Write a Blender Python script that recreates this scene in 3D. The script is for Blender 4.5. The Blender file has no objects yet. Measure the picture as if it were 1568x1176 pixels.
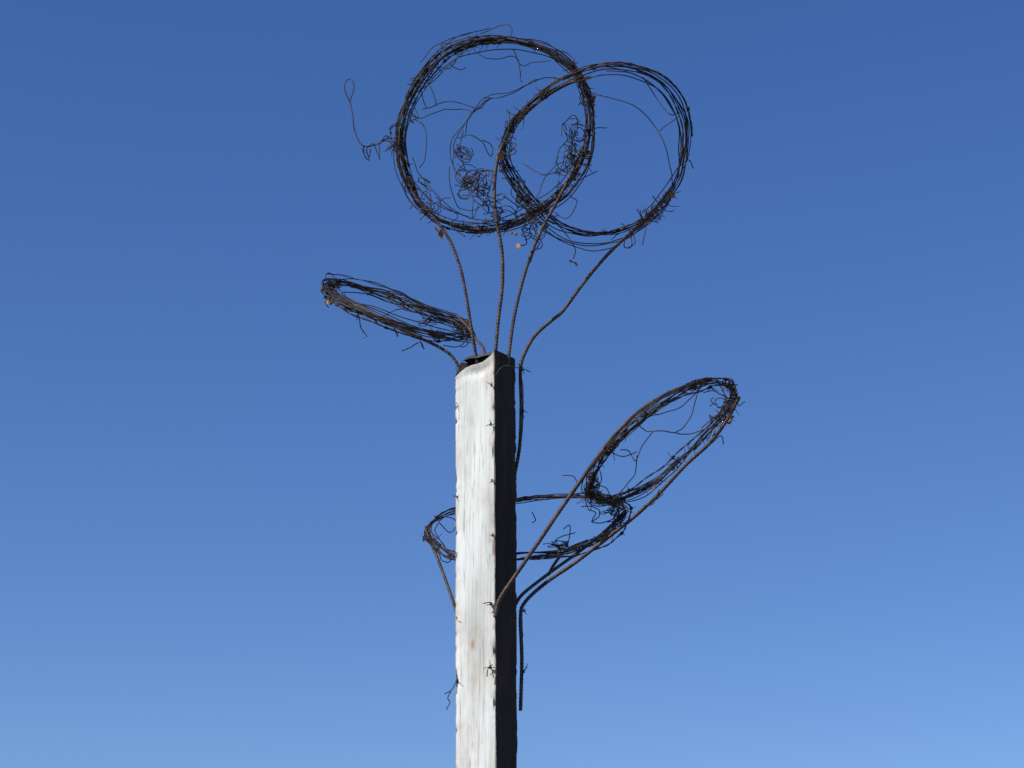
import bpy, math, random
import numpy as np
from mathutils import Vector, noise
random.seed(7); rng=np.random.RandomState(7)
scene=bpy.context.scene
# ---------------------------------------------------------------- camera
PITCH=math.radians(20); CAMY=-6.65; EYE=1.6; LENS=81.5
FPX=LENS/36*1568
cam=bpy.data.cameras.new("camera"); co=bpy.data.objects.new("camera",cam)
scene.collection.objects.link(co); scene.camera=co
co.location=(0,CAMY,EYE); co.rotation_euler=(math.pi/2+PITCH,0,0)
cam.lens=LENS; cam.sensor_width=36; cam.clip_start=0.1; cam.clip_end=5000
RT=np.array([1,0,0.]); UP=np.array([0,-math.sin(PITCH),math.cos(PITCH)]); FW=np.array([0,math.cos(PITCH),math.sin(PITCH)])
CAM=np.array([0,CAMY,EYE])
def S(px,py,y=0.0):
    """image pixel (px,py) unprojected through the camera to a chosen depth y (m) behind the post's front arris -> world point"""
    d=FW+RT*(px-784)/FPX+UP*(588-py)/FPX
    return CAM+d*((y-CAMY)/d[1])
# ---------------------------------------------------------------- mesh helpers
class MB:
    def __init__(s): s.v=[];s.f=[];s.m=[];s.n=0
    def add(s,V,F,mat=0):
        s.v.append(np.asarray(V,float)); s.f.extend([tuple(int(i)+s.n for i in q) for q in F]); s.m.extend([mat]*len(F)); s.n+=len(V)
    def obj(s,name,mats,parent=None,smooth=True):
        me=bpy.data.meshes.new(name); me.from_pydata(np.concatenate(s.v).tolist(),[],s.f)
        for m in mats: me.materials.append(m)
        me.polygons.foreach_set("material_index",s.m)
        me.polygons.foreach_set("use_smooth",[smooth]*len(s.f)); me.update()
        o=bpy.data.objects.new(name,me); scene.collection.objects.link(o)
        if parent: o.parent=parent
        return o
def empty(name):
    e=bpy.data.objects.new(name,None); scene.collection.objects.link(e); e.empty_display_size=.1; return e
def catmull(P,step=0.006):
    P=np.asarray(P,float); P=np.vstack([2*P[0]-P[1],P,2*P[-1]-P[-2]]); out=[]
    for i in range(1,len(P)-2):
        p0,p1,p2,p3=P[i-1:i+3]; n=max(2,int(np.linalg.norm(p2-p1)/step))
        for k in range(n):
            t=k/n; out.append(.5*((2*p1)+(-p0+p2)*t+(2*p0-5*p1+4*p2-p3)*t*t+(-p0+3*p1-3*p2+p3)*t**3))
    out.append(P[-2]); return np.array(out)
def resample(P,step):
    P=np.asarray(P); d=np.r_[0,np.cumsum(np.linalg.norm(np.diff(P,axis=0),axis=1))]
    n=max(3,int(d[-1]/step)+1); t=np.linspace(0,d[-1],n)
    return np.stack([np.interp(t,d,P[:,k]) for k in range(3)],1),t
def frames(P):
    T=np.gradient(P,axis=0); T/=np.linalg.norm(T,axis=1)[:,None]+1e-12
    N=np.zeros_like(T); a=np.array([0,0,1.]) if abs(T[0][2])<.9 else np.array([1.,0,0])
    n=np.cross(T[0],a); n/=np.linalg.norm(n)
    for i in range(len(T)):
        n=n-T[i]*np.dot(n,T[i]); n/=np.linalg.norm(n)+1e-12; N[i]=n
    return T,N,np.cross(T,N)
def tube(mb,P,r,sides=5,mat=0):
    P=np.asarray(P,float)
    if len(P)<2: return
    T,N,B=frames(P); R=np.broadcast_to(np.asarray(r,float),(len(P),))
    a=np.arange(sides)*2*math.pi/sides
    ring=(N[:,None,:]*np.cos(a)[None,:,None]+B[:,None,:]*np.sin(a)[None,:,None])*R[:,None,None]+P[:,None,:]
    F=[]
    for i in range(len(P)-1):
        for j in range(sides):
            k=(j+1)%sides; F.append((i*sides+j,i*sides+k,(i+1)*sides+k,(i+1)*sides+j))
    F.append(tuple(range(sides))[::-1]); F.append(tuple((len(P)-1)*sides+j for j in range(sides)))
    mb.add(ring.reshape(-1,3),F,mat)
def spike(mb,p,d,L,r,curl=0.3):
    q=rng.normal(size=3); q-=d*np.dot(q,d); q/=np.linalg.norm(q)+1e-9
    t=np.linspace(0,1,6)[:,None]
    tube(mb,p+d*t*L+q*(t**2)*L*curl*rng.uniform(-1,1),np.linspace(r,r*.55,6),5)
def barb(mb,p,T,N,B,r=.0016,L=(.012,.026)):
    a=np.linspace(0,2*math.pi*2.5,22); c=np.linspace(-.006,.006,22)
    R=.0042
    tube(mb,p+T*c[:,None]+N*(np.cos(a)*R)[:,None]+B*(np.sin(a)*R)[:,None],r,5)
    for s in (0,1,2,3)[:rng.choice([1,2,2,3])]:
        an=rng.uniform(0,2*math.pi); d=N*math.cos(an)+B*math.sin(an)+T*rng.uniform(-.7,.7); d/=np.linalg.norm(d)
        spike(mb,p+T*rng.uniform(-.006,.006),d,rng.uniform(*L),r*.9,.6)
def barbed(mb,P,r=.0015,gap=.11,off=.0017,L=(.012,.026),pitch=.085):
    P,t=resample(P,.008); T,N,B=frames(P); ph=rng.uniform(0,6)
    a=t/pitch*2*math.pi+ph
    for s in (0,math.pi):
        tube(mb,P+N*(np.cos(a+s)*off)[:,None]+B*(np.sin(a+s)*off)[:,None],r,5)
    x=rng.uniform(0,gap)
    while x<t[-1]:
        i=int(x/t[-1]*(len(P)-1)); barb(mb,P[i],T[i],N[i],B[i],L=L); x+=gap*rng.uniform(.7,1.4)
def wire(mb,pts,y=0.,r=.0013,yj=.02,kink=.0015,barbs=0):
    """single loose strand through points given in image pixels"""
    r=r*1.15
    P=[]
    for p in pts:
        P.append(S(p[0],p[1],p[2] if len(p)>2 else y+rng.uniform(-yj,yj)))
    P=catmull(P,.005)
    k=rng.normal(size=(len(P)//5+2,3))*kink
    P=P+np.stack([np.interp(np.arange(len(P))/5,np.arange(len(k)),k[:,c]) for c in range(3)],1)
    tube(mb,P,r,5)
def rebar(mb,P,r=.0052,mat=1):
    P,t=resample(P,.0028)
    tube(mb,P,r*(1+.16*(np.sin(t/.0115*2*math.pi)>.2)),8,mat)
def srebar(mb,pts,y,r=.0052,mat=1):
    rebar(mb,catmull([S(p[0],p[1],p[2] if len(p)>2 else y) for p in pts],.01),r,mat)
def fnoise(th,amp,fr=(.37,.83,1.31,2.23,3.7),fall=.8):
    o=0;a=1;s=0
    for f in fr:
        o=o+a*np.sin(f*th+rng.uniform(0,6.28)); s+=a; a*=fall
    return amp*o/s*1.6
class Hoop:
    def __init__(h,cx,cy,a,b,ang,sign,y0,prof=None):
        h.C=S(cx,cy,y0); sc=np.dot(h.C-CAM,FW)/FPX
        A=math.radians(ang); M=RT*math.cos(A)+UP*math.sin(A); m=-RT*math.sin(A)+UP*math.cos(A)
        k=b/a; h.M=M; h.Q=m*k+FW*sign*math.sqrt(max(0,1-k*k)); h.W=np.cross(h.M,h.Q); h.R=a*sc
        h.pf=lambda th:1.0
        if prof:   # bent-out-of-round outline of the hoop in its own plane
            L=[]
            for (x,y) in prof:
                dx=x-cx; dy=-(y-cy); X=dx*math.cos(A)+dy*math.sin(A); Y=(-dx*math.sin(A)+dy*math.cos(A))/k
                L.append((math.atan2(Y,X)%(2*math.pi),math.hypot(X,Y)/a))
            L.sort(); t=np.array([l[0] for l in L]); r=np.array([l[1] for l in L])
            t=np.r_[t-2*math.pi,t,t+2*math.pi]; r=np.r_[r,r,r]
            g=np.linspace(0,2*math.pi,361); rr=np.interp(g,t,r)[:-1]
            ker=np.hanning(25); ker/=ker.sum(); rr=np.convolve(np.r_[rr[-12:],rr,rr[:12]],ker,'valid'); rr=np.r_[rr,rr[0]]
            h.pf=lambda th:np.interp(np.mod(th,2*math.pi),g,rr)
    def pt(h,th,dr=0,dz=0,dM=0,dQ=0):
        th=np.atleast_1d(th); dz=np.broadcast_to(dz,th.shape)
        r=h.R*(h.pf(th)+dr)
        return h.C+h.M*(np.cos(th)*r+dM)[:,None]+h.Q*(np.sin(th)*r+dQ)[:,None]+h.W*dz[:,None]
    def turns(h,mb,n,amp,ampz=.012,th0=0,ext=None,plain=False,r=.0015,gap=.15,bias=0,L=(.012,.028),off=.008):
        th=np.linspace(th0,th0+2*math.pi*n,int(90*n))
        sp=1 if ext is None else ext(th)
        P=h.pt(th,bias+fnoise(th,amp)*sp+fnoise(th,.007,(7.3,11.1,17.7)),fnoise(th,ampz)+fnoise(th,.002,(9.1,13.3)),rng.normal()*off,rng.normal()*off)
        if plain: tube(mb,resample(P,.007)[0],r,5)
        else: barbed(mb,P,r=r,gap=gap,L=L)
    def arc(h,mb,d0,d1,amp=.05,r=.0015,bias=0):
        """sprung strand leaving and rejoining the bundle"""
        th=np.linspace(math.radians(d0),math.radians(d1),60); e=np.sin(np.linspace(0,math.pi,60))
        tube(mb,resample(h.pt(th,bias*e+fnoise(th,amp)*(.35+.65*e)+fnoise(th,.006,(9.3,15.1)),fnoise(th,.02)),.007)[0],r,5)
    def wrap(h,mb,thd,width=.10,turns=5,rad=.013,ends=4,r=.0015):
        """binding wire spiralled round the bundle"""
        th0=math.radians(thd); n=turns*16
        th=th0+np.linspace(-width/2,width/2,n)+fnoise(np.linspace(0,9,n),.02)
        a=np.linspace(0,turns*2*math.pi,n); R=rad*(1+.35*fnoise(np.linspace(0,12,n),1))
        P=h.pt(th,np.cos(a)*R/h.R,np.sin(a)*R); tube(mb,P,r,5)
        for _ in range(ends):
            p=P[rng.randint(n)]; d=rng.normal(size=3); d/=np.linalg.norm(d)
            spike(mb,p,d,rng.uniform(.018,.045),r,.8)
    def strays(h,mb,n,d0=0,d1=360,L=(.03,.09)):
        for _ in range(n):
            p=h.pt(math.radians(rng.uniform(d0,d1)),rng.uniform(-.04,.04))[0]; d=rng.normal(size=3); d/=np.linalg.norm(d); Ln=rng.uniform(*L)
            Q=[p]
            for k in range(5): d=d+rng.normal(size=3)*.55; d/=np.linalg.norm(d); Q.append(Q[-1]+d*Ln/5)
            tube(mb,catmull(Q,.005),.0014,5)
# ---------------------------------------------------------------- materials
def mat(name):
    m=bpy.data.materials.new(name); m.use_nodes=True; nt=m.node_tree; b=nt.nodes["Principled BSDF"]; return m,nt,b
def ramp(nt,src,stops):
    r=nt.nodes.new("ShaderNodeValToRGB"); e=r.color_ramp.elements
    while len(e)<len(stops): e.new(.5)
    for i,(p,c) in enumerate(stops): e[i].position=p; e[i].color=(*c,1)
    nt.links.new(src,r.inputs[0]); return r
def tex(nt,scale,detail=6,sc=(1,1,1),rough=.6,dist=0):
    tc=nt.nodes.new("ShaderNodeTexCoord"); mp=nt.nodes.new("ShaderNodeMapping"); mp.inputs["Scale"].default_value=sc
    n=nt.nodes.new("ShaderNodeTexNoise"); n.inputs["Scale"].default_value=scale; n.inputs["Detail"].default_value=detail
    n.inputs["Roughness"].default_value=rough; n.inputs["Distortion"].default_value=dist
    nt.links.new(tc.outputs["Object"],mp.inputs[0]); nt.links.new(mp.outputs[0],n.inputs["Vector"]); return n
def bump(nt,b,src,st,dist):
    bp=nt.nodes.new("ShaderNodeBump"); bp.inputs["Strength"].default_value=st; bp.inputs["Distance"].default_value=dist
    nt.links.new(src,bp.inputs["Height"]); nt.links.new(bp.outputs[0],b.inputs["Normal"]); return bp
def rusty(name,c1,c2,c3,metal,rough):
    m,nt,b=mat(name); n=tex(nt,60,5); r=ramp(nt,n.outputs[0],[(.35,c1),(.52,c2),(.7,c3)])
    nt.links.new(r.outputs[0],b.inputs["Base Color"]); b.inputs["Metallic"].default_value=metal; b.inputs["Roughness"].default_value=rough
    n2=tex(nt,400,3); bump(nt,b,n2.outputs[0],.5,.001); return m
M_wire=rusty("rusty_wire",(.012,.009,.010),(.034,.021,.017),(.11,.055,.035),.2,.6)
M_rebar=rusty("rusty_rebar",(.035,.022,.018),(.085,.05,.037),(.16,.095,.063),.2,.65)
M_leaf=rusty("dead_leaf",(.20,.08,.025),(.38,.15,.05),(.5,.24,.1),0,.8)
KN=S(724,987,.035)
def wood(name,cols,gcol,spec=.3,rough=.6,grain=.9,stain=.5):
    m,nt,b=mat(name); L=nt.links
    def mul(a,c,f,mode='MULTIPLY'):
        mx=nt.nodes.new("ShaderNodeMix"); mx.data_type='RGBA'; mx.blend_type=mode; mx.inputs[0].default_value=f
        L.new(a,mx.inputs[6]); L.new(c,mx.inputs[7]); return mx.outputs[2]
    broad=tex(nt,3.0,5,(6,6,.8),.55,.3); base=ramp(nt,broad.outputs[0],cols)
    fine=tex(nt,9.0,8,(24,24,.5),.7,.2)
    fr=ramp(nt,fine.outputs[0],[(.28,(.55,.46,.38)),(.40,(.88,.85,.80)),(.56,(1,1,1)),(.75,(.93,.91,.89))])
    out=mul(base.outputs[0],fr.outputs[0],grain)
    # long drying checks
    ck=tex(nt,5.0,3,(14,14,.22),.5,.4); ab=nt.nodes.new("ShaderNodeMath"); ab.operation='SUBTRACT'; ab.inputs[1].default_value=.5; L.new(ck.outputs[0],ab.inputs[0])
    a2=nt.nodes.new("ShaderNodeMath"); a2.operation='ABSOLUTE'; L.new(ab.outputs[0],a2.inputs[0])
    cr=ramp(nt,a2.outputs[0],[(0,(.45,.36,.28)),(.004,(.66,.59,.52)),(.012,(1,1,1))]); out=mul(out,cr.outputs[0],.8)
    # knot
    tc=nt.nodes.new("ShaderNodeTexCoord"); mp=nt.nodes.new("ShaderNodeMapping"); mp.vector_type='POINT'
    s=np.array([1/.010,1/.02,1/.022]); mp.inputs["Scale"].default_value=s; mp.inputs["Location"].default_value=-KN*s
    ln=nt.nodes.new("ShaderNodeVectorMath"); ln.operation='LENGTH'
    L.new(tc.outputs["Object"],mp.inputs[0]); L.new(mp.outputs[0],ln.inputs[0])
    kr=ramp(nt,ln.outputs["Value"],[(0,(1,1,1)),(.4,(.8,.8,.8)),(1,(0,0,0))])
    def over(a,fac):
        mk=nt.nodes.new("ShaderNodeMix"); mk.data_type='RGBA'; mk.inputs[7].default_value=(*gcol,1)
        L.new(fac,mk.inputs[0]); L.new(a,mk.inputs[6]); return mk.outputs[2]
    out=over(out,kr.outputs[0])
    st=tex(nt,7,6,(1,1,.5),.65); sr=ramp(nt,st.outputs[0],[(.52,(0,0,0)),(.70,(stain,)*3)]); out=over(out,sr.outputs[0])
    L.new(out,b.inputs["Base Color"]); b.inputs["Roughness"].default_value=rough; b.inputs["Specular IOR Level"].default_value=spec
    bump(nt,b,fine.outputs[0],.4,.003)
    return m
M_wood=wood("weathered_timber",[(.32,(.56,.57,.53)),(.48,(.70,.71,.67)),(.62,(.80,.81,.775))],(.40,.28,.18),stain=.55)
M_wood2=wood("shaded_brown_timber",[(.3,(.034,.026,.025)),(.5,(.050,.036,.033)),(.7,(.070,.043,.035))],(.12,.05,.03),.15,.85)  # dark brown timber, with the shade of the unlit faces painted into its colour
M_edge=wood("arris_timber",[(.3,(.34,.24,.16)),(.5,(.52,.43,.34)),(.7,(.74,.70,.64))],(.24,.12,.06),stain=.8)
m,nt,b=mat("tin_sheet"); n=tex(nt,25,5); r=ramp(nt,n.outputs[0],[(.35,(.05,.035,.03)),(.6,(.12,.10,.09))])
nt.links.new(r.outputs[0],b.inputs["Base Color"]); b.inputs["Metallic"].default_value=.3; b.inputs["Roughness"].default_value=.7; M_tin=m
m,nt,b=mat("dry_grass_ground"); n=tex(nt,.6,10); r=ramp(nt,n.outputs[0],[(.35,(.05,.045,.025)),(.55,(.10,.09,.045)),(.7,(.16,.13,.08))])
nt.links.new(r.outputs[0],b.inputs["Base Color"]); b.inputs["Roughness"].default_value=.95; n2=tex(nt,8,8); bump(nt,b,n2.outputs[0],.6,.05); M_gr=m
# ---------------------------------------------------------------- ground
gb=MB(); G=80; xs=np.linspace(-1,1,G+1)**3*2000
V=[(x,y,0.05*noise.noise(Vector((x*.25,y*.25,0)))*min(1,max(0,(math.hypot(x,y)-.5)))) for y in xs for x in xs]
gb.add(V,[(j*(G+1)+i,j*(G+1)+i+1,(j+1)*(G+1)+i+1,(j+1)*(G+1)+i) for j in range(G) for i in range(G)])
gb.obj("ground",[M_gr])
# ---------------------------------------------------------------- post
post=empty("wooden_post")
TH=math.radians(28); uL=np.array([-math.cos(TH),math.sin(TH)]); uR=np.array([math.sin(TH),math.cos(TH)])
pT=S(757.5,535,0); pB=S(760,1176,0)
def arris(z):
    t=(z-pB[2])/(pT[2]-pB[2]); return pB[:2]+(pT[:2]-pB[:2])*t, .137+.004*t
def section(z):
    N,w=arris(z); cr=.004; pts=[]
    cor=[np.array([0,0.]),np.array([1,0.]),np.array([1,1.]),np.array([0,1.])]
    for c in range(4):
        a=cor[c]; bq=cor[(c+1)%4]; e=cr/w
        for k in range(10):
            t=[0,e,.08,.18,.3,.44,.58,.72,.86,1-e][k]
            q=a+(bq-a)*t
            if k==0: q=np.array([.5,.5])+(q-.5)*(1-e*.6)
            pts.append((q[0],q[1]))
    return N,w,pts
zt=pT[2]; zs=np.r_[np.linspace(-.3,zt-1.7,16),np.linspace(zt-1.68,zt,240)]
npf=40; PX=.0021
def topz(a,c):
    f=-PX*np.interp(a,[0,.04,.1,.2,.38,.62,.8,.9,1],[0,2,8,13,17,18,22,28,33])   # split, broken top of pale face
    bk=-PX*np.interp(a,[0,1],[0,4])
    k=min(1,c/.3); return zt+f*(1-k)+bk*k+PX*7*c
V=[]
for iz,z in enumerate(zs):
    N,w,pts=section(z)
    for k,(a,c) in enumerate(pts):
        x,y=N+uL*a*w+uR*c*w
        lf=noise.noise(Vector((k*.02+a*2+c*7,z*2.2,3.)))*.003
        mf=noise.noise(Vector((a*6,c*6,z*9)))*.002
        isC=(k%10) in(0,1,9)
        ci=(k+1)//10%4
        chip=(max(0,noise.noise(Vector((ci*9.,3.,z*13)))-.05)*.016+max(0,noise.noise(Vector((ci*9.,7.,z*45)))-.1)*.008) if isC else 0
        d=np.array([a-.5,c-.5]); d/=np.linalg.norm(d)
        o=lf+mf-chip; x+= (uL[0]*d[0]+uR[0]*d[1])*o; y+=(uL[1]*d[0]+uR[1]*d[1])*o
        zz=z
        if z>zt-.12:
            s=((z-(zt-.12))/.12); zz=z+(topz(a,c)-zt)*s+(noise.noise(Vector((a*7,c*7,9)))*.003)*s
            if k<=10: 
                h=math.exp(-((a-.4)/.3)**2-((z-(zt-.035))/.022)**2)*.010; x+=uR[0]*h; y+=uR[1]*h
        V.append((x,y,zz))
F=[];mi=[]
for i in range(len(zs)-1):
    for k in range(npf):
        k2=(k+1)%npf; F.append((i*npf+k,(i+1)*npf+k,(i+1)*npf+k2,i*npf+k2))
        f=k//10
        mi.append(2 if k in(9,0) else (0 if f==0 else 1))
b0=(len(zs)-1)*npf; N,w,_=section(zt); cc=N+uL*.5*w+uR*.5*w; V.append((cc[0],cc[1],topz(.5,.5)-.02))
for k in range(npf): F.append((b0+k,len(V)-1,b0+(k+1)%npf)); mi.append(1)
pb=MB(); pb.v=[np.array(V)];pb.f=F;pb.m=mi;pb.n=len(V)
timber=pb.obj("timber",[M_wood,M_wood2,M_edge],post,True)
timber.data.set_sharp_from_angle(angle=math.radians(35))
# crumpled tin scrap nailed on the top, folded down along its front and left lips
tb=MB(); gx,gy=22,22; V=[]
for j in range(gy+1):
    for i in range(gx+1):
        a=.06+.86*i/gx; c=.16+.80*j/gy
        x,y=N+uL*a*w+uR*c*w
        z=zt+.005-PX*2*a+PX*7*c+.004*noise.noise(Vector((a*5,c*5,1)))
        if j<=1: z-=.009*(1-j/2)
        if i>=gx-1: z-=.006
        V.append((x,y,z))
n0=len(V); V+= [(x,y,z-.0015) for x,y,z in V]
F=[]
for j in range(gy):
    for i in range(gx):
        q=[j*(gx+1)+i,j*(gx+1)+i+1,(j+1)*(gx+1)+i+1,(j+1)*(gx+1)+i]; F.append(q); F.append([n0+t for t in q[::-1]])
ed=[i for i in range(gx+1)]+[j*(gx+1)+gx for j in range(1,gy+1)]+[gy*(gx+1)+i for i in range(gx-1,-1,-1)]+[j*(gx+1) for j in range(gy-1,0,-1)]
for i in range(len(ed)): p,q=ed[i],ed[(i+1)%len(ed)]; F.append((p,n0+p,n0+q,q))
tb.add(V,F); tb.obj("tin_cap",[M_tin],post,False)
# barbed wire stapled along the post's edges
wb=MB()
def edgewire(pts,y,bs,r=.0012):
    P=catmull([S(p[0],p[1],y) for p in pts],.006); P+=np.array([0,-.002,0]); tube(wb,P+rng.normal(size=P.shape)*.0004,r,5)
    for (bx,by,n,sc) in bs:
        p=S(bx,by,y-.004)
        a=np.linspace(0,12,18); tube(wb,p+np.stack([np.cos(a)*.003,np.sin(a)*.003,np.linspace(-.004,.004,18)],1),.0014,5)
        for _ in range(n):
            an=rng.uniform(0,6.28); d=np.array([math.cos(an),-.4,math.sin(an)*.9]); d/=np.linalg.norm(d); spike(wb,p,d,.016*sc*rng.uniform(.7,1.4),.0015,.9)
edgewire([(756,545),(758,640),(757,740),(759,830),(758,925),(760,1020),(759,1100),(761,1180)],-.001,[(753,590,3,.8),(752,650,3,.9),(754,736,2,.7),(755,820,3,.7),(752,925,4,1.2),(751,1022,3,1.2),(760,925,2,1)],.0009)
edgewire([(703,573),(699,650),(700,760),(700,850),(700,950),(700,1045),(699,1180)],.068,[(703,573,4,1),(702,620,3,.9),(701,762,3,.9),(701,848,3,.9),(701,950,3,.9),(700,1043,3,1)],.0008)
edgewire([(796,560),(801,600),(800,660),(794,700)],.135,[(800,565,3,1.2),(800,627,3,1.1)])
edgewire([(799,935),(801,1000),(800,1050),(797,1088)],.135,[(803,935,3,1.0),(802,1028,3,1.3)])
for pts in ([(700,1040),(693,1055),(681,1062)],[(692,1058),(686,1070),(690,1075),(684,1086)],[(755,1018),(748,1024),(746,1036)],[(748,1020),(754,1026),(757,1038)],[(740,925),(752,922),(757,928)],[(757,575),(770,560),(800,565),(812,570)]):
    wire(wb,pts,-.01 if pts[0][0]>730 else .06,.0014,.004)
wb.obj("edge_barbed_wire",[M_wire],post)
# ---------------------------------------------------------------- flowers
def leaves(lst,parent):
    lb=MB()
    for (px,py,y,sz) in lst:
        c=S(px,py,y); n=5; R=.0025*sz
        ax=rng.normal(size=3); ax/=np.linalg.norm(ax); bx=np.cross(ax,rng.normal(size=3)); bx/=np.linalg.norm(bx); cx=np.cross(ax,bx)
        V=[]
        for i in range(n+1):
            t=i/n; wd=math.sin(math.pi*min(.97,t+.04))**.8*R*.55
            for s in (-1,-.3,.4,1): V.append(c+ax*(t-.3)*R*2+bx*s*wd+cx*(abs(s)*.5*R*math.sin(t*5+1)+rng.uniform(-.15,.15)*R))
        lb.add(V,[(i*4+j,i*4+j+1,(i+1)*4+j+1,(i+1)*4+j) for i in range(n) for j in range(3)])
    return lb.obj("dead_leaves",[M_leaf],parent)
def tangle(mb,px,py,y,rx,ry,n,r=.0013):
    for _ in range(n):
        t=np.linspace(0,rng.uniform(6,12),70)
        c=S(px+rng.uniform(-.4,.4)*rx,py+rng.uniform(-.4,.4)*ry,y)
        X=fnoise(t,rx*.0016,(1,1.37,2.3,3.1)); Z=fnoise(t,ry*.0016,(1.1,1.43,2.1,3.3)); Y=fnoise(t,.02,(1,1.6,2.3))
        tube(mb,resample(c+np.stack([X,Y,Z],1),.005)[0],r,5)
def curls(mb,px,py,y,rx,ry,n,R=(8,20),r=.0014):
    """sprung coils of old wire"""
    for _ in range(n):
        c=S(px+rng.uniform(-1,1)*rx,py+rng.uniform(-1,1)*ry,y+rng.uniform(-.03,.03)); k=rng.uniform(.8,2.4)
        t=np.linspace(0,k*2*math.pi,int(30*k))+rng.uniform(0,6); q=rng.uniform(*R)*.002; s=rng.choice([-1,1])
        u=rng.normal(size=3); u/=np.linalg.norm(u); v=np.cross(u,rng.normal(size=3)); v/=np.linalg.norm(v); w_=np.cross(u,v)
        rr=q*(1+fnoise(t,.25,(.4,.9,1.7)))
        P=c+u*(np.cos(t)*rr)[:,None]+v*(np.sin(s*t)*rr)[:,None]+w_*((t-t.mean())*.003)[:,None]
        tube(mb,resample(P,.004)[0],r,5)
U=rng.uniform
# --- A : big left flower on top
fl=empty("barbed_wire_flower"); mb=MB()
A=Hoop(760,203,146,143,60,1,.03,[(611,215),(622,270),(656,325),(712,350),(760,350),(820,324),(878,275),(903,190),(882,112),(850,85),(800,64),(740,58),(680,78),(638,128)])
for i in range(2): A.turns(mb,1.8,.045,.014,U(0,6))
A.turns(mb,1.8,.06,.016,4,ext=lambda t:.5+.8*np.clip(np.cos(t-2.6+1.05),0,1))
for i in range(2): A.turns(mb,1.5,.055,.014,U(0,6),plain=True,r=.0017)
for i in range(8):
    d=U(0,360); A.arc(mb,d,d+U(40,110),.08,.0016,U(-.07,.06))
for i in range(12):
    d=U(20,150); A.arc(mb,d,d+U(40,90),.09,.0016,U(-.15,.08))
for d in (20,55,95,140,185,230,262,300,315,330,345,0,250): A.wrap(mb,d-60,U(.08,.22),rng.randint(3,7),U(.008,.017),rng.randint(2,5))
A.strays(mb,42,60,330)
for w_ in [
 [(648,168),(672,159),(700,157),(735,167),(746,149),(790,138),(830,120),(846,119),(878,122)],
 [(718,55),(728,80),(752,90),(790,88),(798,122),(800,125)],[(786,72),(797,100),(815,97),(842,92)],
 [(625,188),(660,174),(690,168),(722,172),(702,205),(694,235),(700,270),(730,300),(748,318)],
 [(752,150),(725,172),(716,185),(722,175),(738,152),(750,150)],[(850,120),(820,122),(790,140),(770,148),(745,155),(720,180),(712,205)],
 [(700,212),(720,206),(738,218),(752,240),(754,225),(738,214)],[(708,200),(705,230),(712,262),(728,290),(757,305)],
 [(688,255),(690,290),(705,320),(735,318),(750,290),(752,262),(735,262)],
 [(632,182),(648,192),(653,215),(650,245),(642,258)],[(642,112),(660,135),(668,158),(655,165),(647,148),(645,132)],
 [(655,115),(668,103),(690,104),(702,85)],[(735,52),(770,38),(783,42),(780,56),(745,62),(730,66)],
 [(720,50),(690,62),(660,95)],[(840,75),(870,82),(880,100),(862,110)],[(645,95),(670,68),(715,52),(750,45)],[(640,120),(662,88),(700,66),(745,60)],
 [(862,190),(880,176),(884,202),(868,215),(855,232),(849,252)],[(860,208),(862,188),(868,200)],[(820,305),(838,268),(862,248),(890,255)],
 [(885,278),(900,270),(915,262)],[(898,200),(910,196),(928,195)],[(777,205),(780,180),(775,168),(790,178)],
 [(620,285),(622,300),(640,318),(665,318),(640,290),(625,282)],[(670,310),(700,330),(690,345),(712,362)],[(630,240),(645,270),(680,310),(720,335)],[(618,170),(625,145),(648,110)],[(610,230),(614,180),(630,130),(660,90)],
 [(770,215),(790,222),(768,240)],[(850,325),(868,335),(885,310),(872,300)],[(757,262),(735,262),(722,272)],
 [(800,250),(830,268),(858,262)],[(690,100),(703,108),(712,103)],[(702,270),(690,240),(695,210),(712,190)],[(700,300),(720,262),(745,275),(735,300),(708,298)]]:
    wire(mb,w_,.03,.00135,.03)
curls(mb,722,278,.03,22,22,12,(7,17)); curls(mb,742,312,.03,18,12,5,(6,14)); curls(mb,706,240,.03,8,26,5,(7,15)); tangle(mb,720,282,.03,14,14,2)
curls(mb,785,330,.03,34,14,7,(7,16)); curls(mb,880,215,.03,14,28,6,(7,15)); curls(mb,868,262,.03,12,14,5,(6,13)); curls(mb,632,150,.03,10,34,3,(7,16)); curls(mb,785,298,.04,24,16,5,(7,16))
curls(mb,700,72,.03,30,10,2,(8,16)); curls(mb,640,290,.03,14,20,4,(7,14)); tangle(mb,875,240,.03,10,24,3)
T=[(612,242),(607,215),(592,212),(574,222),(556,224),(544,204),(540,180),(537,160),(528,138),(530,124),(537,122),(542,134),(536,156)]
wire(mb,T,.0,.0017,.012,.0006)
for w_ in ([(620,190),(600,195),(598,210),(612,232),(625,250)],[(557,222),(558,238),(565,245),(562,228),(572,220),(578,236),(582,244),(580,222)],[(582,222),(590,208),(602,220),(590,232)],[(568,228),(566,240)],[(553,226),(560,242)],[(600,206),(597,195),(612,188),(622,196)],[(575,222),(595,215),(608,238),(614,230)]):
    wire(mb,w_,.0,.0016,.008,.0008)
srebar(mb,[(650,318,.03),(668,338,.03),(680,354,.03),(692,375,.03),(706,415,.03),(715,460,.035),(722,505,.05),(731,556,.07)],0,.0045)
srebar(mb,[(893,225,.03),(872,272,.03),(855,305,.03),(828,355,.04),(808,405,.05),(794,455,.06),(785,500,.07),(777,560,.07)],0,.0047)
th=np.linspace(-.4,6.1,200); rebar(mb,A.pt(th+1.2,-.008+fnoise(th,.01),fnoise(th,.006)),.0036)
mb.obj("hoop_and_stems",[M_wire,M_rebar],fl)
leaves([(675,356,.02,6),(668,350,.02,4),(910,150,.02,5),(768,262,.01,6),(765,237,.01,5),(785,358,.02,6),(793,376,.02,5)],fl)
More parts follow.
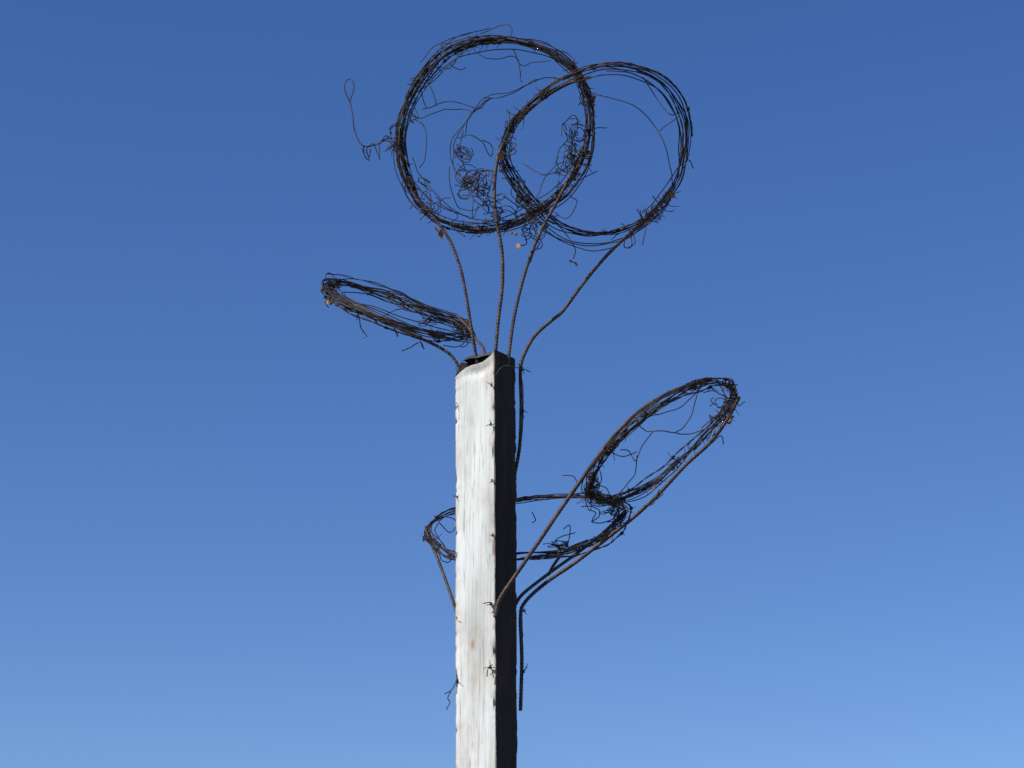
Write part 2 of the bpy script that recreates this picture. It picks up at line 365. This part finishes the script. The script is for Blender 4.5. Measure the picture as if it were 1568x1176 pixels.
# --- B : right flower on top
fl=empty("barbed_wire_flower"); mb=MB()
B=Hoop(911,238,142,124,-18,-1,.10,[(768,240),(787,190),(820,162),(872,128),(905,117),(960,116),(1010,137),(1042,180),(1048,235),(1028,292),(1000,326),(960,350),(910,358),(860,346),(820,312),(785,272)])
wide=lambda t:.35+.8*np.clip(np.cos(t-.6),0,1)+.7*np.clip(np.cos(t-4.8),0,1)
B.turns(mb,1.6,.05,.012,.5,ext=wide,gap=.22,L=(.008,.016)); 
for i in range(3): B.turns(mb,1.35,.075,.014,U(0,6),ext=wide,plain=True,r=.0018,bias=U(-.03,.03))
B.turns(mb,1.4,.05,.01,2,plain=True,r=.0017,ext=wide,bias=.02)
B.arc(mb,215,330,.02,.0018,.14); B.arc(mb,225,335,.02,.0018,.08); B.arc(mb,25,130,.02,.0018,.07); B.arc(mb,-10,100,.02,.0018,-.09)
for i in range(6):
    d=U(110,330); B.arc(mb,d,d+U(40,90),.05,.0015,U(-.05,.05))
for d in (143,150,162,172,180,188,128,-28,-36,-44,-50,215): B.wrap(mb,d+18,U(.06,.16),rng.randint(4,7),U(.007,.014),rng.randint(2,5))
B.strays(mb,10,140,240,(.03,.06)); B.strays(mb,10,300,350,(.03,.07))
for w_ in [
 [(898,141),(935,150),(975,165),(1000,190),(1018,222),(1026,255),(1030,285)],[(890,106),(930,102),(985,120),(1015,145),(1035,178),(1042,215),(1040,240)],
 [(830,352),(862,370),(905,384),(940,378),(960,360),(968,366),(966,378),(956,378),(958,362)],[(852,342),(862,352),(880,380),(878,396)],
 [(985,118),(1005,150),(1025,175),(1040,172)],[(1010,200),(1020,192),(1040,178)],[(1040,255),(1055,245),(1062,258)],[(975,320),(985,340),(978,352)],
 [(1000,300),(1015,325),(1008,335)],[(990,340),(984,375)],[(968,355),(972,372),(960,380)],[(780,235),(790,270),(815,315)],[(770,300),(800,318),(838,322)],
 [(808,360),(826,372),(818,385),(812,402)],[(815,345),(830,375),(822,382)],[(798,350),(806,372),(793,378)],[(820,310),(850,340),(870,348)]]:
    wire(mb,w_,.10,.0015,.02,.0009)
curls(mb,990,330,.1,16,14,4,(5,11)); curls(mb,780,215,.1,6,26,4,(5,10)); curls(mb,820,345,.08,22,20,6,(6,13))
srebar(mb,[(905,118,.1),(880,124,.1),(848,140,.1),(815,164,.09),(787,192,.08),(768,225,.06),(759,262,.04),(757,305,.02),(762,345,.02),(769,390,.03),(769,440,.04),(763,490,.05),(757,560,.06)],0,.0052)
srebar(mb,[(1030,285,.12),(1010,312,.12),(985,340,.12),(940,380,.13),(900,425,.14),(862,476,.14),(848,488,.14),(820,513,.14),(804,540,.138),(797,565,.136),(798,620,.134),(796,680,.134),(788,728,.155)],0,.0052)
mb.obj("hoop_and_stems",[M_wire,M_rebar],fl)
leaves([(1030,300,.1,6),(877,400,.1,6),(912,153,.08,3),(998,318,.1,3)],fl)
# --- C : small flat flower, left
fl=empty("barbed_wire_flower"); mb=MB()
C=Hoop(612,473,116,21,-18.5,1,.30,[(505,438),(535,436),(600,457),(660,480),(708,493),(718,508),(690,519),(640,510),(590,492),(550,476),(514,455)])
C.turns(mb,1.6,.05,.016,1,gap=.2,L=(.008,.02)); C.turns(mb,1.5,.06,.02,4,gap=.2,L=(.008,.02))
for i in range(6): C.turns(mb,1.3,.08,.024,U(0,6),plain=True,r=.0017)
for i in range(9):
    d=rng.choice([0,180])+U(-30,30); C.arc(mb,d,d+U(120,170),.08,.0017,U(-.55,-.1))
for d in (178,186,165,195,5,-8,15,240,300): C.wrap(mb,d,U(.08,.2),rng.randint(4,7),U(.006,.011),rng.randint(1,4))
wire(mb,[(520,452),(505,440),(498,424),(503,418),(511,424),(512,440)],.25,.0016,.005,.0005)
wire(mb,[(500,418),(535,424),(590,440),(650,466),(700,482)],.35,.0016,.01); 
for w_ in ([(505,450),(498,462),(503,470)],[(515,458),(505,468)],[(548,478),(552,500),(562,515)],[(548,478),(546,490)],[(604,505),(610,516),(598,492)],[(617,538),(640,526),(648,528)],[(570,487),(578,495)],[(640,515),(650,535),(645,528)],[(575,492),(600,478),(632,470)],[(500,440),(512,458),(505,465)]): wire(mb,w_,.12,.0015,.01)
tangle(mb,705,502,.28,16,9,4); tangle(mb,508,450,.26,7,12,3); tangle(mb,660,492,.25,22,7,2)
srebar(mb,[(508,450,.22),(535,463,.15),(565,477,.11),(605,500,.09),(640,516,.09),(675,533,.09),(695,549,.09),(708,575,.10)],0,.0045)
srebar(mb,[(700,484,.27),(716,500,.23),(728,518,.18),(740,533,.13),(744,560,.10)],0,.004)
mb.obj("hoop_and_stems",[M_wire,M_rebar],fl)
leaves([(502,462,.2,5),(560,514,.12,4),(607,513,.11,4),(515,462,.2,3)],fl)
# --- D : right lower flower
fl=empty("barbed_wire_flower"); mb=MB()
D=Hoop(1013,675,143,56,38,-1,-.02,[(900,752),(915,704),(955,657),(1000,619),(1045,595),(1095,583),(1127,600),(1124,625),(1098,655),(1056,700),(1006,745),(960,764),(915,764)])
D.turns(mb,1.7,.04,.014,.5,gap=.15); D.turns(mb,1.5,.05,.014,2.5,gap=.15)
for i in range(3): D.turns(mb,1.3,.06,.018,U(0,6),plain=True,r=.0017)
for i in range(10):
    d=U(60,330); D.arc(mb,d,d+U(40,90),.08,.0016,U(-.16,.03))
for d in (165,180,195,215,10,-5,-20,-35,50,120,330,270,90,150): D.wrap(mb,d,U(.07,.18),rng.randint(4,7),U(.006,.013),rng.randint(2,4))
D.strays(mb,20,150,370,(.025,.06)); curls(mb,910,745,-.02,10,16,4,(5,12)); curls(mb,1105,610,-.02,16,18,4,(5,12))
for w_ in [
 [(1070,597),(1060,632),(1045,655),(1035,662),(1050,665),(1085,655),(1110,640)],[(970,635),(985,658),(1005,660),(1035,662)],[(1002,660),(985,680),(972,705),(962,690),(950,688)],
 [(975,698),(972,725),(962,740),(935,765),(915,755)],[(1095,577),(1108,600),(1112,625),(1100,640)],[(930,690),(955,700),(975,692)],[(905,728),(918,740),(912,765),(930,770)],
 [(862,727),(878,730),(885,742),(892,732)],[(1095,660),(1088,680),(1105,668),(1108,680)],[(1010,750),(1000,770),(985,775)],[(1015,755),(1005,765)],[(1085,578),(1105,585),(1130,590)],
 [(905,745),(900,720),(915,715),(920,735),(905,755)],[(1078,600),(1095,600),(1118,612)],[(925,690),(990,640),(1040,625),(1070,597)]]: wire(mb,w_,-.02,.0015,.02)
tangle(mb,910,745,-.02,12,22,3); tangle(mb,1098,640,-.02,14,16,2)
srebar(mb,[(758,945,-.004),(765,918,-.008),(790,880,-.02),(826,828,-.03),(855,785,-.035),(885,742,-.04),(915,700,-.04),(945,662,-.04),(985,625,-.03),(1035,597,-.02),(1090,580,.0)],0,.0056)
srebar(mb,[(797,1088,.134),(799,1010,.134),(797,945,.134),(804,922,.13),(835,893,.11),(880,862,.07),(935,820,.03),(975,788,.0),(1010,755,-.02),(1050,712,-.02),(1085,680,-.02),(1112,645,-.02),(1132,608,-.02)],0,.0052)
mb.obj("hoop_and_stems",[M_wire,M_rebar],fl)
leaves([(1121,641,-.03,7),(1000,748,-.03,3)],fl)
# --- E : lower flower behind the post
fl=empty("barbed_wire_flower"); mb=MB()
E=Hoop(806,808,152,37,5,1,.36,[(657,808),(674,793),(720,781),(795,773),(870,767),(920,766),(955,779),(945,798),(900,824),(860,837),(795,841),(740,848),(690,843),(667,830)])
E.turns(mb,1.5,.05,.012,1,gap=.18,L=(.008,.018)); E.turns(mb,1.4,.05,.012,4,gap=.18,L=(.008,.018))
for i in range(3): E.turns(mb,1.3,.06,.014,U(0,6),plain=True,r=.0017)
for d in (0,-15,-30,-40,-60,25,190,40,-75): E.wrap(mb,d,U(.07,.18),rng.randint(4,7),U(.006,.012),rng.randint(2,4))
for w_ in [[(652,808),(668,832),(690,850),(698,856)],[(660,800),(680,790),(700,800),(690,815),(672,800)],[(662,815),(680,835),(690,858),(676,858),(670,840)],[(652,815),(648,828),(656,820)],
 [(900,780),(912,785),(908,800),(930,798),(945,788)],[(862,810),(872,805),(870,830),(856,850)],[(815,785),(820,795),(815,800)],[(845,830),(858,842),(852,825),(880,815)],[(900,760),(930,770),(955,768)],[(890,775),(915,778),(918,790),(905,800)],[(935,768),(958,778),(950,795),(930,800)]]: wire(mb,w_,.34,.0015,.03)
tangle(mb,940,785,.36,16,12,3); tangle(mb,855,835,.34,22,8,2); tangle(mb,925,768,.3,20,8,2)
srebar(mb,[(652,806,.36),(656,822,.35),(668,850,.32),(680,882,.27),(690,910,.22),(700,940,.19)],0,.0045)
srebar(mb,[(790,925,.15),(800,910,.16),(838,880,.22),(885,846,.30),(925,815,.34),(958,782,.36)],0,.0048)
srebar(mb,[(840,880,.22),(850,862,.24),(868,842,.28),(900,828,.32)],0,.0045)
mb.obj("hoop_and_stems",[M_wire,M_rebar],fl)
# ---------------------------------------------------------------- light
EL=math.radians(38); az=math.radians(58)
sd=Vector((-math.sin(az)*math.cos(EL),-math.cos(az)*math.cos(EL),math.sin(EL)))
L=bpy.data.lights.new("sun","SUN"); L.energy=4.1; L.angle=math.radians(.5); L.color=(1,.96,.9)
lo=bpy.data.objects.new("sun",L); scene.collection.objects.link(lo); lo.rotation_euler=sd.to_track_quat('Z','Y').to_euler()
w=bpy.data.worlds.new("World"); scene.world=w; w.use_nodes=True; nt=w.node_tree
sky=nt.nodes.new("ShaderNodeTexSky"); sky.sky_type='NISHITA'; sky.sun_disc=False; sky.sun_elevation=EL; sky.sun_rotation=math.atan2(sd.x,sd.y)
sky.air_density=1.0; sky.dust_density=.25; sky.ozone_density=2.2; sky.altitude=500
hs=nt.nodes.new("ShaderNodeHueSaturation"); hs.inputs["Saturation"].default_value=1.28; hs.inputs["Hue"].default_value=.515
nt.links.new(sky.outputs[0],hs.inputs["Color"])
nt.links.new(hs.outputs[0],nt.nodes["Background"].inputs[0]); nt.nodes["Background"].inputs[1].default_value=.128
scene.view_settings.view_transform='Standard'; scene.view_settings.look='None'; scene.view_settings.exposure=0
